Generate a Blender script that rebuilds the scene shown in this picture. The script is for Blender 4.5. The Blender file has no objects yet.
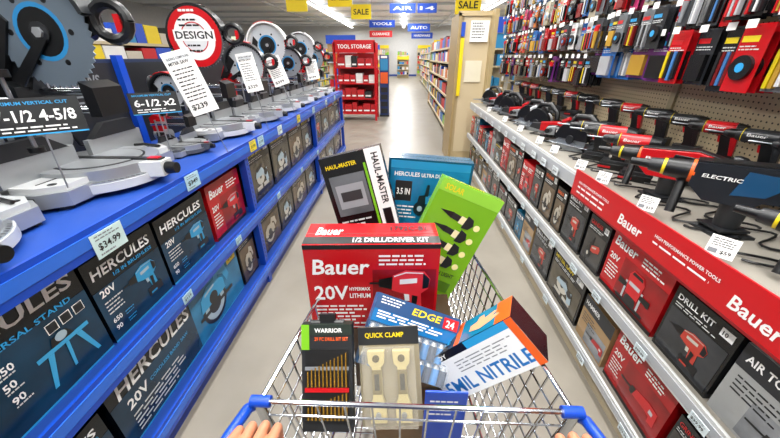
import bpy, math, random
from mathutils import Vector, Matrix, Euler
R=random.Random(7)
sc=bpy.context.scene
try:
    sc.view_settings.view_transform='Standard'
except Exception: pass
pi=math.pi
def T(x,y,z): return Matrix.Translation((x,y,z))
def RX(a): return Matrix.Rotation(math.radians(a),4,'X')
def RY(a): return Matrix.Rotation(math.radians(a),4,'Y')
def RZ(a): return Matrix.Rotation(math.radians(a),4,'Z')
def lin(c):
    return tuple(((v/12.92) if v<=.04045 else ((v+.055)/1.055)**2.4) for v in c)
def hx(s): return lin([int(s[i:i+2],16)/255 for i in (0,2,4)])
MATS={}
def mat(hexc,rough=.45,metal=0.,emit=0.,alpha=1.,kind=None):
    key=(hexc,rough,metal,emit,alpha,kind)
    if key in MATS: return MATS[key]
    m=bpy.data.materials.new('mat_'+(kind or 'paint')+'_'+hexc); m.use_nodes=True
    nt=m.node_tree; p=nt.nodes['Principled BSDF']; L=nt.links
    c=(*hx(hexc),1)
    p.inputs['Base Color'].default_value=c
    p.inputs['Roughness'].default_value=rough
    p.inputs['Metallic'].default_value=metal
    if emit: 
        p.inputs['Emission Color'].default_value=c; p.inputs['Emission Strength'].default_value=emit
    if alpha<1: p.inputs['Alpha'].default_value=alpha
    def noise_mix(scale,amt,detail=4,coord='Object'):
        tc=nt.nodes.new('ShaderNodeTexCoord'); n=nt.nodes.new('ShaderNodeTexNoise')
        n.inputs['Scale'].default_value=scale; n.inputs['Detail'].default_value=detail
        L.new(tc.outputs[coord],n.inputs['Vector'])
        mx=nt.nodes.new('ShaderNodeMix'); mx.data_type='RGBA'
        mx.inputs['A'].default_value=tuple(v*(1-amt) for v in c[:3])+(1,)
        mx.inputs['B'].default_value=tuple(min(1,v*(1+amt)) for v in c[:3])+(1,)
        L.new(n.outputs['Fac'],mx.inputs['Factor']); L.new(mx.outputs['Result'],p.inputs['Base Color'])
        return n,mx
    if kind=='floor':
        n,mx=noise_mix(2.2,.32,9)
        rr=nt.nodes.new('ShaderNodeMapRange'); rr.inputs['To Min'].default_value=.2; rr.inputs['To Max'].default_value=.55
        L.new(n.outputs['Fac'],rr.inputs['Value']); L.new(rr.outputs['Result'],p.inputs['Roughness'])
    elif kind=='photo':
        n,mx=noise_mix(7,.9,6); p.inputs['Roughness'].default_value=.22
    elif kind=='peg':
        tc=nt.nodes.new('ShaderNodeTexCoord'); v=nt.nodes.new('ShaderNodeVectorMath'); v.operation='SCALE'; v.inputs['Scale'].default_value=1/.0254
        L.new(tc.outputs['Object'],v.inputs[0])
        f=nt.nodes.new('ShaderNodeVectorMath'); f.operation='FRACTION'; L.new(v.outputs[0],f.inputs[0])
        s=nt.nodes.new('ShaderNodeVectorMath'); s.operation='SUBTRACT'; s.inputs[1].default_value=(.5,.5,.5); L.new(f.outputs[0],s.inputs[0])
        mu=nt.nodes.new('ShaderNodeVectorMath'); mu.operation='MULTIPLY'; mu.inputs[1].default_value=(0,1,1); L.new(s.outputs[0],mu.inputs[0])
        ln=nt.nodes.new('ShaderNodeVectorMath'); ln.operation='LENGTH'; L.new(mu.outputs[0],ln.inputs[0])
        lt=nt.nodes.new('ShaderNodeMath'); lt.operation='LESS_THAN'; lt.inputs[1].default_value=.17; L.new(ln.outputs['Value'],lt.inputs[0])
        mx=nt.nodes.new('ShaderNodeMix'); mx.data_type='RGBA'; mx.inputs['A'].default_value=c; mx.inputs['B'].default_value=(.04,.03,.02,1)
        L.new(lt.outputs[0],mx.inputs['Factor']); L.new(mx.outputs['Result'],p.inputs['Base Color'])
    elif kind=='skin':
        noise_mix(60,.16,5); p.inputs['Subsurface Weight'].default_value=.1; p.inputs['Subsurface Radius'].default_value=(.01,.004,.002)
    elif kind=='rough':
        noise_mix(9,.12,4)
    elif kind is None and alpha==1 and not emit and metal<.5:
        noise_mix(14,.05,2)
    MATS[key]=m
    return m
K=mat('0d0e10',.34); K2=mat('1c1e21',.42); W=mat('e9e9e7',.45); G=mat('7b7f84',.4); RED=mat('bd0f18',.28)
BLU=mat('0f43b0',.28); DBL=mat('0a2a80',.4); CH=mat('c8ccd2',.15,1.); STEEL=mat('a6acb2',.28,.85); ALU=mat('a9adb0',.32,.55)
YEL=mat('e2c812',.4); TEAL=mat('1d86b0',.4); TAN=mat('c4b391',.5,kind='peg'); CREAM=mat('8f8a80',.5); GRN=mat('6fb018',.4); ORG=mat('dd5a18',.4)
LG=mat('c9cac8',.4); SKY=mat('2592ca',.4)

TC={}
def text_geo(s):
    if s in TC: return TC[s]
    cu=bpy.data.curves.new('t','FONT'); cu.body=s; cu.size=1; cu.resolution_u=2; cu.offset=.02
    o=bpy.data.objects.new('t',cu); sc.collection.objects.link(o)
    bpy.context.view_layer.update()
    dg=bpy.context.evaluated_depsgraph_get()
    me=bpy.data.meshes.new_from_object(o.evaluated_get(dg))
    vs=[v.co.copy() for v in me.vertices]; fs=[tuple(p.vertices) for p in me.polygons]
    bpy.data.objects.remove(o); bpy.data.curves.remove(cu); bpy.data.meshes.remove(me)
    x0=min(v.x for v in vs);x1=max(v.x for v in vs);y0=min(v.y for v in vs);y1=max(v.y for v in vs)
    vs=[((v.x-x0)/(x1-x0),(v.y-y0)/(y1-y0)) for v in vs]
    TC[s]=(vs,fs,(x1-x0)/(y1-y0)); return TC[s]

class B:
    def __init__(s): s.v=[];s.f=[];s.m=[];s.mats=[];s.M=Matrix.Identity(4)
    def mi(s,m):
        if m not in s.mats: s.mats.append(m)
        return s.mats.index(m)
    def add(s,vs,fs,m):
        b=len(s.v); s.v+=[s.M@Vector(p) for p in vs]; i=s.mi(m)
        for f in fs: s.f.append([b+k for k in f]); s.m.append(i)
    def box(s,m,x0,x1,y0,y1,z0,z1):
        s.add([(x0,y0,z0),(x1,y0,z0),(x1,y1,z0),(x0,y1,z0),(x0,y0,z1),(x1,y0,z1),(x1,y1,z1),(x0,y1,z1)],
              [(3,2,1,0),(4,5,6,7),(0,1,5,4),(1,2,6,5),(2,3,7,6),(3,0,4,7)],m)
    def cyl(s,m,p0,p1,r0,r1=None,n=18):
        p0=Vector(p0);p1=Vector(p1); r1=r0 if r1 is None else r1
        d=(p1-p0).normalized(); a=Vector((0,0,1)) if abs(d.z)<.9 else Vector((1,0,0))
        u=d.cross(a).normalized(); w=d.cross(u)
        vs=[];
        for p,r in((p0,r0),(p1,r1)):
            for i in range(n):
                t=2*pi*i/n; vs.append(p+u*(r*math.cos(t))+w*(r*math.sin(t)))
        fs=[(i,(i+1)%n,n+(i+1)%n,n+i) for i in range(n)]+[tuple(range(n-1,-1,-1)),tuple(range(n,2*n))]
        s.add(vs,fs,m)
    def tube(s,m,pts,r,n=6):
        pts=[Vector(p) for p in pts]; vs=[];fs=[]; N=len(pts); u=None
        for i,p in enumerate(pts):
            d=((pts[min(i+1,N-1)]-pts[max(i-1,0)])).normalized()
            if u is None:
                a=Vector((0,0,1)) if abs(d.z)<.9 else Vector((1,0,0)); u=d.cross(a).normalized()
            else: u=(u-d*u.dot(d)).normalized()
            w=d.cross(u)
            for k in range(n):
                t=2*pi*k/n; vs.append(p+u*(r*math.cos(t))+w*(r*math.sin(t)))
        for i in range(N-1):
            for k in range(n):
                fs.append((i*n+k,i*n+(k+1)%n,(i+1)*n+(k+1)%n,(i+1)*n+k))
        fs+= [tuple(range(n-1,-1,-1)),tuple(range((N-1)*n,N*n))]
        s.add(vs,fs,m)
    def sph(s,m,c,rx,ry=None,rz=None,n=12):
        ry=ry or rx; rz=rz or rx; vs=[];fs=[]; h=n//2+1
        for i in range(h+1):
            a=pi*i/h
            for k in range(n):
                t=2*pi*k/n; vs.append((c[0]+rx*math.sin(a)*math.cos(t),c[1]+ry*math.sin(a)*math.sin(t),c[2]+rz*math.cos(a)))
        for i in range(h):
            for k in range(n): fs.append((i*n+k,(i+1)*n+k,(i+1)*n+(k+1)%n,i*n+(k+1)%n))
        s.add(vs,fs,m)
    def prism(s,m,pts,ax,a0,a1):
        n=len(pts)
        ar=sum(pts[i][0]*pts[(i+1)%n][1]-pts[(i+1)%n][0]*pts[i][1] for i in range(n))
        if ar<0: pts=pts[::-1]
        f={'x':lambda p,a:(a,p[0],p[1]),'y':lambda p,a:(p[0],a,p[1]),'z':lambda p,a:(p[0],p[1],a)}[ax]
        vs=[f(p,a0) for p in pts]+[f(p,a1) for p in pts]
        fs=[(i,(i+1)%n,n+(i+1)%n,n+i) for i in range(n)]+[tuple(range(n-1,-1,-1)),tuple(range(n,2*n))]
        if ax=='y': fs=[t[::-1] for t in fs]
        s.add(vs,fs,m)
    def poly(s,m,pts,z=0): s.add([(p[0],p[1],z) for p in pts],[tuple(range(len(pts)))],m)
    def rect(s,m,x,y,w,h,z=0): s.poly(m,[(x,y),(x+w,y),(x+w,y+h),(x,y+h)],z)
    def disc(s,m,x,y,r,z=0,n=20): s.poly(m,[(x+r*math.cos(2*pi*i/n),y+r*math.sin(2*pi*i/n)) for i in range(n)],z)
    def text(s,m,t,x,y,w=None,h=None,z=.001,sh=0):
        vs,fs,ar=text_geo(t)
        if w is None: w=h*ar
        if h is None: h=w/ar
        s.add([(x+a*w+sh*b*h,y+b*h,z) for a,b in vs],fs,m)
    def build(s,name,M=None,bevel=0,parent=None,smooth=True,sharp=38):
        me=bpy.data.meshes.new(name); me.from_pydata([tuple(v) for v in s.v],[],s.f)
        for m in s.mats: me.materials.append(m)
        me.polygons.foreach_set('material_index',s.m)
        if smooth:
            me.polygons.foreach_set('use_smooth',[True]*len(me.polygons))
            me.update(); me.set_sharp_from_angle(angle=math.radians(sharp))
        me.update()
        o=bpy.data.objects.new(name,me); sc.collection.objects.link(o)
        if M is not None: o.matrix_world=M
        if parent: o.parent=parent
        if bevel:
            b=o.modifiers.new('bev','BEVEL'); b.width=bevel; b.segments=2; b.limit_method='ANGLE'; b.angle_limit=math.radians(40)
        return o
def circ(cx,cy,r,a0=0,a1=360,n=20): return [(cx+r*math.cos(math.radians(a0+(a1-a0)*i/n)),cy+r*math.sin(math.radians(a0+(a1-a0)*i/n))) for i in range(n+1 if a1-a0<360 else n)]

# ---------------- printed artwork icons (flat shapes, unit square) -------------
ICON={
'drill':[('a',[(.26,.6),(.28,.84),(.5,.92),(.82,.9),(.93,.78),(.9,.62),(.78,.54),(.8,.26),(.6,.26),(.57,.52),(.42,.55)]),
         ('b',[(.04,.66),(.26,.62),(.28,.82),(.04,.78)]),('b',[(-.12,.705),(.04,.705),(.04,.735),(-.12,.735)]),
         ('b',[(.44,.04),(.92,.04),(.92,.25),(.44,.25)]),('b',[(.8,.88),(.92,.78),(.9,.64),(.8,.62)]),('c',[(.5,.42),(.58,.42),(.57,.53),(.48,.54)]),
         ('c',[(.4,.7),(.7,.72),(.7,.8),(.4,.78)]),('b',[(.62,.26),(.7,.26),(.72,.5),(.62,.52)]),('a',[(.5,.08),(.7,.08),(.7,.13),(.5,.13)]),('c',[(.3,.82),(.5,.88),(.8,.87),(.8,.885),(.5,.9),(.3,.84)])],
'saw':[('b',circ(.42,.36,.36)),('c',circ(.42,.36,.29)),('b',circ(.42,.36,.18)),('a',[(.05,.42),(.1,.66),(.3,.8),(.55,.8),(.78,.66),(.8,.42)]),
       ('a',[(.5,.75),(.62,.98),(.9,.9),(.98,.6),(.88,.5),(.8,.72),(.66,.8),(.6,.66)]),('b',[(-.02,.3),(1,.26),(1,.33),(-.02,.37)]),('b',circ(.42,.5,.12)),('c',[(.2,.66),(.5,.7),(.5,.74),(.22,.7)])],
'miter':[('b',[(.05,.0),(.95,.0),(.9,.14),(.1,.14)]),('c',[(.1,.14),(.45,.14),(.45,.28),(.1,.28)]),('c',[(.55,.14),(.92,.14),(.92,.28),(.55,.28)]),
        ('c',circ(.42,.56,.27)),('b',circ(.42,.56,.07)),('a',circ(.42,.58,.3,0,180,14)),('a',[(.6,.55),(.9,.75),(.95,.3),(.78,.2),(.75,.45)]),('b',[(.2,.85),(.6,.98),(.62,.88),(.25,.76)]),('b',circ(.8,.6,.12))],
'grinder':[('a',[(.3,.45),(.34,.66),(.9,.8),(1,.72),(.98,.56),(.6,.45)]),('b',[(.1,.4),(.14,.66),(.34,.7),(.36,.42)]),('b',circ(.2,.3,.2)),('c',circ(.2,.3,.08)),('b',[(.3,.66),(.36,.98),(.44,.98),(.42,.66)]),('c',[(.45,.58),(.75,.64),(.75,.7),(.45,.64)])],
'router':[('b',circ(.45,.16,.16)),('b',[(.05,.0),(.85,.0),(.85,.1),(.05,.1)]),('c',[(.2,.1),(.25,.1),(.25,.6),(.2,.6)]),('c',[(.65,.1),(.7,.1),(.7,.6),(.65,.6)]),('a',[(.28,.3),(.62,.3),(.66,.8),(.58,.95),(.32,.95),(.24,.8)]),
        ('b',[(.02,.38),(.25,.42),(.25,.54),(.02,.56)]),('b',[(.65,.42),(.9,.38),(.9,.56),(.65,.54)]),('c',[(.3,.55),(.6,.55),(.6,.65),(.3,.65)]),('b',[(.3,.84),(.6,.84),(.58,.92),(.33,.92)])],
'recip':[('b',[(-.05,.46),(.28,.48),(.28,.54),(-.05,.52)]),('b',[(.25,.4),(.35,.38),(.38,.62),(.27,.62)]),('a',[(.35,.4),(.4,.64),(.75,.72),(.98,.7),(1.0,.3),(.85,.28),(.84,.42),(.7,.44)]),('c',[(.8,.5),(.9,.5),(.9,.6),(.8,.62)])],
'stand':[('a',[(.05,.7),(.95,.7),(.95,.8),(.05,.8)]),('a',[(.2,.7),(.05,.0),(.12,.0),(.3,.7)]),('a',[(.8,.7),(.95,.0),(.88,.0),(.7,.7)]),('a',[(.5,.7),(.45,.1),(.5,.1),(.56,.7)]),('b',[(.3,.8),(.7,.8),(.6,1),(.35,.98)]),('c',circ(.5,.92,.1))],
}
def icon(b,n,x,y,w,h,cols,z=.001,flip=False):
    for i,(k,pts) in enumerate(ICON[n]):
        pp=[((x+(1-p[0])*w) if flip else (x+p[0]*w), y+p[1]*h) for p in pts]
        if flip: pp=pp[::-1]
        b.poly(cols[k],pp,z+i*.00025)
def lines(b,m,x,y,w,n,dy,t,z=.001):
    for i in range(n):
        xx=x; end=x+w*(.7+.3*R.random())
        while xx<end:
            ww=min(w*R.uniform(.08,.26),end-xx); b.rect(m,xx,y-i*dy,ww,t,z); xx+=ww+w*.035
def C(a,b,c): return {'a':mat(a,.3),'b':mat(b,.3),'c':mat(c,.3)}
HB=lambda:mat('0d3148',.3,kind='photo')
def a_herc(b,w,h,ic='drill',wide=False):
    b.rect(HB(),0,0,w,h*(.62 if wide else .66),.0004); b.rect(SKY,0,0,w,h*.025,.0008)
    if wide:
        b.rect(mat('1a6c96',.3,kind='photo'),w*.5,0,w*.5,h*.9,.0006)
        b.text(W,'HERCULES',w*.04,h*.62,w*.44,h*.19,.0015,.1); icon(b,ic,w*.55,h*.08,w*.33,h*.82,C('2a93c4','101214','9fb4bf'),.002)
        b.text(W,'20V',w*.06,h*.4,h=h*.13); b.text(SKY,'CORDLESS BAND SAW',w*.18,h*.44,w*.26,h*.05); lines(b,LG,w*.06,h*.3,w*.35,5,h*.055,h*.02); b.rect(YEL,w*.88,h*.7,w*.1,h*.2,.0022); b.text(K,'30',w*.9,h*.74,h=h*.11,z=.003)
    else:
        b.text(W,'HERCULES',w*.06,h*.78,w*.84,h*.12,.0015,.1); icon(b,ic,w*.4,h*.14,w*.5,h*.5,C('2a93c4','101214','9fb4bf'),.002)
        b.text(SKY,'1/2 IN BRUSHLESS',w*.3,h*.7,w*.6,h*.045); b.text(W,'20V',w*.07,h*.56,h=h*.085); lines(b,LG,w*.07,h*.48,w*.26,4,h*.045,h*.016); 
        for i,t in enumerate(('650','90')): b.text(W,t,w*.07,h*(.22-.1*i),h=h*.06); lines(b,SKY,w*.24,h*(.24-.1*i),w*.14,2,h*.035,h*.012)
def a_hercs(b,w,h):
    b.rect(HB(),0,0,w,h*.7,.0004); b.rect(SKY,0,0,w,h*.02,.0008)
    b.text(W,'HERCULES',w*.05,h*.8,w*.9,h*.13,.0015,.1); b.text(SKY,'UNIVERSAL STAND',w*.3,h*.69,w*.6,h*.05)
    for i,t in enumerate(('650','50','90')):
        b.text(W,t,w*.4,h*(.52-.13*i),h=h*.065); lines(b,LG,w*.4,h*(.495-.13*i),w*.12,1,.01,h*.012)
    for i in range(3):
        b.rect(W,w*.7+i*w*.09,h*.55,w*.07,h*.09,.0012); b.rect(K2,w*.705+i*w*.09,h*.555,w*.06,h*.08,.0016)
    icon(b,'stand',w*.56,h*.12,w*.38,h*.4,C('3aa0d0','101214','9fb4bf'),.002)
def a_bauer(b,w,h,ic='drill',flip=False):
    b.text(W,'Bauer',w*.06,h*.76,w*.4,h*.15,.0015,.12); lines(b,W,w*.56,h*.86,w*.36,3,h*.05,h*.022)
    b.rect(mat('8c0b12',.3,kind='photo'),w*.3,h*.06,w*.7,h*.64,.0004)
    icon(b,ic,w*.32,h*.08,w*.6,h*.58,C('c71a22','0c0c0e','b9bcc0'),.002,flip)
    b.rect(K,0,0,w,h*.06,.0006); b.text(W,'20V',w*.05,h*.52,h=h*.1); lines(b,W,w*.05,h*.44,w*.22,5,h*.055,h*.02)
def a_bk(b,w,h,ic='miter',col='9fb4bf',tc=YEL,t='MITER SAW',bg='4a4438'):
    b.rect(mat(bg,.3,kind='photo'),w*.04,h*.05,w*.92,h*.66,.0005); 
    icon(b,ic,w*.2,h*.1,w*.62,h*.54,C(col,'0e0e10','bdb9ac'),.002)
    b.text(tc,t,w*.07,h*.84,w*.6,h*.08); lines(b,LG,w*.07,h*.78,w*.7,2,h*.035,h*.015)
    b.rect(W,w*.76,h*.83,w*.18,h*.11,.0012); b.text(K,'10',w*.79,h*.85,h=h*.06,z=.0016)
def a_plain(b,w,h,t='AIR TOOL'):
    b.rect(mat('26282c'),0,h*.7,w,h*.3,.0006); b.text(W,t,w*.06,h*.8,w*.5,h*.1); lines(b,K2,w*.08,h*.6,w*.5,4,h*.06,h*.02)
    b.rect(mat('86898c',.3,kind='photo'),w*.3,h*.04,w*.66,h*.46,.0004)
    icon(b,'recip',w*.35,h*.08,w*.6,h*.4,C('b01a20','1b1d20','cfcfcd'),.002)
STY={'herc':('060d15',lambda b,w,h:a_herc(b,w,h)),'hercsaw':('060d15',lambda b,w,h:a_herc(b,w,h,'saw',True)),
'stand':('060d15',a_hercs),'hercg':('060d15',lambda b,w,h:a_herc(b,w,h,'grinder')),
'bauer':('b50f17',lambda b,w,h:a_bauer(b,w,h)),'bgrind':('b50f17',lambda b,w,h:a_bauer(b,w,h,'router')),'brecip':('a50d14',lambda b,w,h:a_bauer(b,w,h,'recip')),'bsaw':('b50f17',lambda b,w,h:a_bauer(b,w,h,'saw')),
'miter':('121315',lambda b,w,h:a_bk(b,w,h)),'blk':('141517',lambda b,w,h:a_bk(b,w,h,'drill','b8392c',W,'DRILL KIT','35373a')),'blkr':('1c1d20',lambda b,w,h:a_bk(b,w,h,'grinder','b8392c',RED,'GRINDER','3c3a38')),
'warr':('1f1b18',lambda b,w,h:a_bk(b,w,h,'saw','b0a898',ORG,'WARRIOR','5a4a38')),'grey':('9a9c9b',a_plain),'craft':('a3855e',lambda b,w,h:a_plain(b,w,h,'HAMMER')),
'teal':('16526c',lambda b,w,h:a_bk(b,w,h,'router','2a93c4',W,'ROUTER','1a5a78'))}
NM={'herc':'drill_box','hercsaw':'band_saw_box','stand':'tool_stand_box','hercg':'grinder_box','bauer':'drill_box','bgrind':'router_box','brecip':'reciprocating_saw_box','bsaw':'circular_saw_box','miter':'miter_saw_box','blk':'drill_kit_box','blkr':'grinder_box','warr':'saw_box','grey':'air_tool_box','craft':'hammer_box','teal':'router_box'}
FRONT=lambda w,d,h:Matrix(((1,0,0,-w/2),(0,0,-1,-d/2-.0006),(0,1,0,0),(0,0,0,1)))
TOP=lambda w,d,h:Matrix(((1,0,0,-w/2),(0,1,0,-d/2),(0,0,1,h+.0006),(0,0,0,1)))
LEFTF=lambda w,d,h:Matrix(((0,0,-1,-w/2-.0006),(-1,0,0,d/2),(0,1,0,0),(0,0,0,1)))
def carton(name,w,d,h,col,front,M,top=None,left=None):
    b=B(); base=mat(col,.24)
    b.box(base,-w/2,w/2,-d/2,d/2,0,h)
    b.box(mat('2a2a2a'),-w/2+.002,w/2-.002,-.0012,.0012,h,h+.0005)
    b.M=FRONT(w,d,h)
    if front: front(b,w,h)
    if top: b.M=TOP(w,d,h); top(b,w,d)
    if left: b.M=LEFTF(w,d,h); left(b,d,h)
    return b.build(name,M,smooth=False)
def shelf_box(side,y0,y1,z,h,d,sty,xf):
    col,fn=STY[sty]; w=y1-y0-.008
    M=T(xf+side*d/2,(y0+y1)/2,z+.0005)@RZ(90 if side<0 else -90)@RZ(R.uniform(-.8,.8))
    carton(NM[sty],w,d,h,col,fn,M)

# ---------------- room ----------------
def plane_box(name,m,*a):
    b=B(); b.box(m,*a); return b.build(name,smooth=False)
plane_box('floor',mat('837d72',.3,kind='floor'),-14,14,-6,34,-.1,0)
plane_box('ceiling',mat('f0f1f2',.7,kind='rough'),-14,14,-6,34,4.2,4.3)
plane_box('wall_back',mat('c9cacb',.6,kind='rough'),-14,14,34,34.2,0,4.2)
plane_box('wall_left',mat('c5c6c8',.6,kind='rough'),-14.2,-14,-6,34,0,4.2)
plane_box('wall_right',mat('c5c6c8',.6,kind='rough'),14,14.2,-6,34,0,4.2)
plane_box('wall_front',mat('c5c6c8',.6,kind='rough'),-14,14,-6.2,-6,0,4.2)
plane_box('baseboard_back',mat('2b4a9c'),-14,14,33.97,34,0,.15)
b=B()
for y in range(-4,34,3): b.box(mat('d8dce0'),-14,14,y,y+.1,4.08,4.19)
for x in(-7,-2.8,3,7): b.box(mat('ccd0d4'),x,x+.1,-6,34,4.05,4.12)
b.build('ceiling_beams')
def lamp(x,y,L,p):
    b=B(); b.box(W,x-.14,x+.14,y-L/2,y+L/2,3.93,3.98); b.box(mat('ffffff',.5,0,6.),x-.1,x+.1,y-L/2+.03,y+L/2-.03,3.922,3.93)
    b.box(mat('fffffe',.5,0,5.),x-.13,x+.13,y-L/2+.03,y+L/2-.03,3.98,3.985)  # glowing top strip added on the housing to brighten the ceiling
    for k in(-1,1): b.cyl(STEEL,(x,y+k*L/3,3.98),(x,y+k*L/3,4.2),.008,n=6)
    b.build('ceiling_light')
    l=bpy.data.lights.new('ceiling_lamp','AREA'); l.shape='RECTANGLE'; l.size=.2; l.size_y=L; l.energy=p; l.color=(1,.99,.97)
    o=bpy.data.objects.new('ceiling_lamp',l); o.location=(x,y,3.91); sc.collection.objects.link(o)
for x in(-.9,.9):
    lamp(x,1.5,9,262)
for x in(-5,5): lamp(x,1.0,9,200)
for x in(-4.5,-.0,4.5):
    lamp(x,11.5,8,300); lamp(x,22,9,450); lamp(x,30,5,240)
wd=bpy.data.worlds.new('world'); sc.world=wd; wd.use_nodes=True; wd.node_tree.nodes['Background'].inputs[0].default_value=(.8,.85,.9,1); wd.node_tree.nodes['Background'].inputs[1].default_value=.5

# ---------------- gondola shelving ----------------
LX=-1.05; RXF=1.05
D1L,D2L,D3L=1.125,.635,.17
b=B()
b.box(mat('1c2a48'),-1.78,-1.75,-.8,5.95,0,1.64); b.box(mat('1a1c20'),-1.75,-1.747,-.8,5.95,1.13,1.62)
for z in(D1L,D2L,D3L):
    b.box(mat('1d469c'),-1.75,LX-.012,-.8,5.95,z-.03,z)
    b.box(BLU,LX-.012,LX,-.8,5.95,z-.085,z+.012)
    b.box(mat('2c66cc',.25),LX,LX+.004,-.8,5.95,z-.055,z-.01)
b.box(DBL,-1.75,LX-.03,-.8,5.95,0,D3L-.03)
for y in(.12,2.1,4.0,5.93):
    b.box(BLU,LX-.06,LX-.012,y-.025,y+.025,0,D1L-.03); b.box(BLU,-1.747,-1.71,y-.025,y+.025,0,1.66)
    for k in range(26): b.box(K,LX-.0119,LX-.0112,y-.004,y+.004,.2+k*.034,.215+k*.034)
b.M=Matrix(((0,0,1,-1.7465),(1,0,0,0),(0,1,0,0),(0,0,0,1)))
for y in(1.55,2.45,3.4,4.6): b.text(G,'MITER SAWS',y,1.5,.4,.06,.001); lines(b,G,y,1.45,.4,3,.03,.01,.001)
b.M=Matrix.Identity(4)
b.build('shelf_gondola')
D1R,D2R,D3R=1.02,.56,.15
b=B()
b.box(TAN,1.66,1.69,-.8,5.25,0,2.45)
for z,hh in((D1R,.085),(D2R,.06),(D3R,.05)):
    b.box(CREAM,RXF+.012,1.66,-.8,5.25,z-.03,z); b.box(LG,RXF,RXF+.012,-.8,5.25,z-hh,z+.01)
    b.box(mat('a9acb0',.3),RXF-.003,RXF,-.8,5.25,z-hh+.012,z-.006)
b.box(mat('a99d82'),RXF+.03,1.66,-.8,5.25,0,D3R-.03)
for y in(-.3,.92,2.14,3.36,4.58):
    b.box(mat('a89b7c'),1.645,1.66,y-.02,y+.02,0,2.45)
b.box(mat('3a3b3d'),1.5,1.645,-.5,5.2,D1R+.13,D1R+.145); 
for y in(-.45,.6,1.7,2.8,3.9,5.1): b.box(mat('3a3b3d'),1.51,1.64,y,y+.012,D1R,D1R+.13)
b.build('shelf_gondola')
# red header band on the right deck
b=B(); b.box(RED,RXF-.012,RXF-.004,-.5,1.86,.91,1.06); b.box(mat('7f0b12'),RXF-.014,RXF-.004,-.5,1.86,.905,.915)
b.M=Matrix(((0,0,-1,RXF-.0125),(-1,0,0,1.86),(0,1,0,.91),(0,0,0,1)))
for i in range(3):
    b.text(W,'Bauer',.46+i*.58,.035,h=.05,z=.001,sh=.1)
    b.text(W,'HIGH PERFORMANCE POWER TOOLS',.69+i*.58,.085,.3,.014,.001); lines(b,W,.69+i*.58,.06,.3,1,.02,.008,.001)
b.text(W,'HIGH PERFORMANCE POWER TOOLS',.06,.085,.3,.014,.001); lines(b,W,.06,.06,.28,2,.03,.01,.001)
b.build('shelf_header_sign')
# end column
b=B(); b.box(mat('b5a17a',.5),.82,1.3,5.5,5.54,0,2.2); b.box(mat('9a8458'),.80,.84,5.46,6.3,0,2.22); b.box(TAN,.88,1.28,5.49,5.5,.2,2.18); b.box(mat('a8946a'),1.27,1.33,5.3,5.56,0,2.25)
b.box(mat('b5a17a'),.8,1.33,5.46,5.56,2.18,2.24)
b.box(YEL,.845,.9,5.45,5.46,1.1,1.9); b.box(mat('1548b4'),.845,.9,5.45,5.46,1.92,2.1); b.box(W,.98,1.24,5.45,5.485,1.85,2.12); b.box(mat('d8d0b8'),.95,1.2,5.47,5.485,1.3,1.6)
b.M=Matrix(((1,0,0,.98),(0,0,-1,5.449),(0,1,0,1.85),(0,0,0,1))); lines(b,K,.02,.23,.2,6,.036,.012)
b.build('shelf_end_panel')

# ---------------- price tags ----------------
def rail_tag(side,y,z,w=.09,h=.055,col='dfeef0',txt='$34.99',tilt=0,name='price_tag'):
    b=B(); b.box(mat(col),-w/2,w/2,-.001,.001,0,h); b.M=Matrix(((1,0,0,-w/2),(0,0,-1,-.0016),(0,1,0,0),(0,0,0,1)))
    b.text(K,txt,w*.12,h*.26,w*.72,h*.34,.0006); lines(b,G,w*.1,h*.86,w*.8,2,h*.13,h*.05,.0006); lines(b,G,w*.1,h*.1,w*.5,1,.01,h*.07,.0006)
    x=(LX+.007) if side<0 else (RXF-.02)
    b.build(name,T(x,y,z)@RZ(90 if side<0 else -90)@RX(tilt),smooth=False)
rail_tag(-1,.955,D1L-.105,.13,.09,'c6dedc','$34.99')
rail_tag(-1,1.48,D1L-.065,.11,.075,'aed2e2','$349')
for y,c in((2.2,'e6d430'),(2.34,'aed2e2'),(2.75,'cfe0e2'),(3.3,'e6d430'),(3.9,'aed2e2'),(4.6,'cfe0e2'),(5.2,'aed2e2')): rail_tag(-1,y,D1L-.065,.1,.07,c,'$199')
for y in(1.2,1.75,2.5,3.2,3.9): rail_tag(-1,y,D2L-.065,.07,.045,'aed2e2','$119')
for y in(2.1,2.3,2.5,2.75,3.0,3.25,3.5,3.8,4.1,4.4,4.8): rail_tag(1,y,D1R-.075,.08,.05,'dfe6e8','$59.99')
for y in(.7,1.0,1.35,1.6,1.9,2.2,2.5,2.9,3.3,3.8,4.4): rail_tag(1,y,D2R-.05,.07,.04,'d5e2e6','$39.99')
for y in(.9,1.3,1.8,2.3,2.9,3.6): rail_tag(1,y,D3R-.045,.07,.04,'d5e2e6','$29.99')

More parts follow.
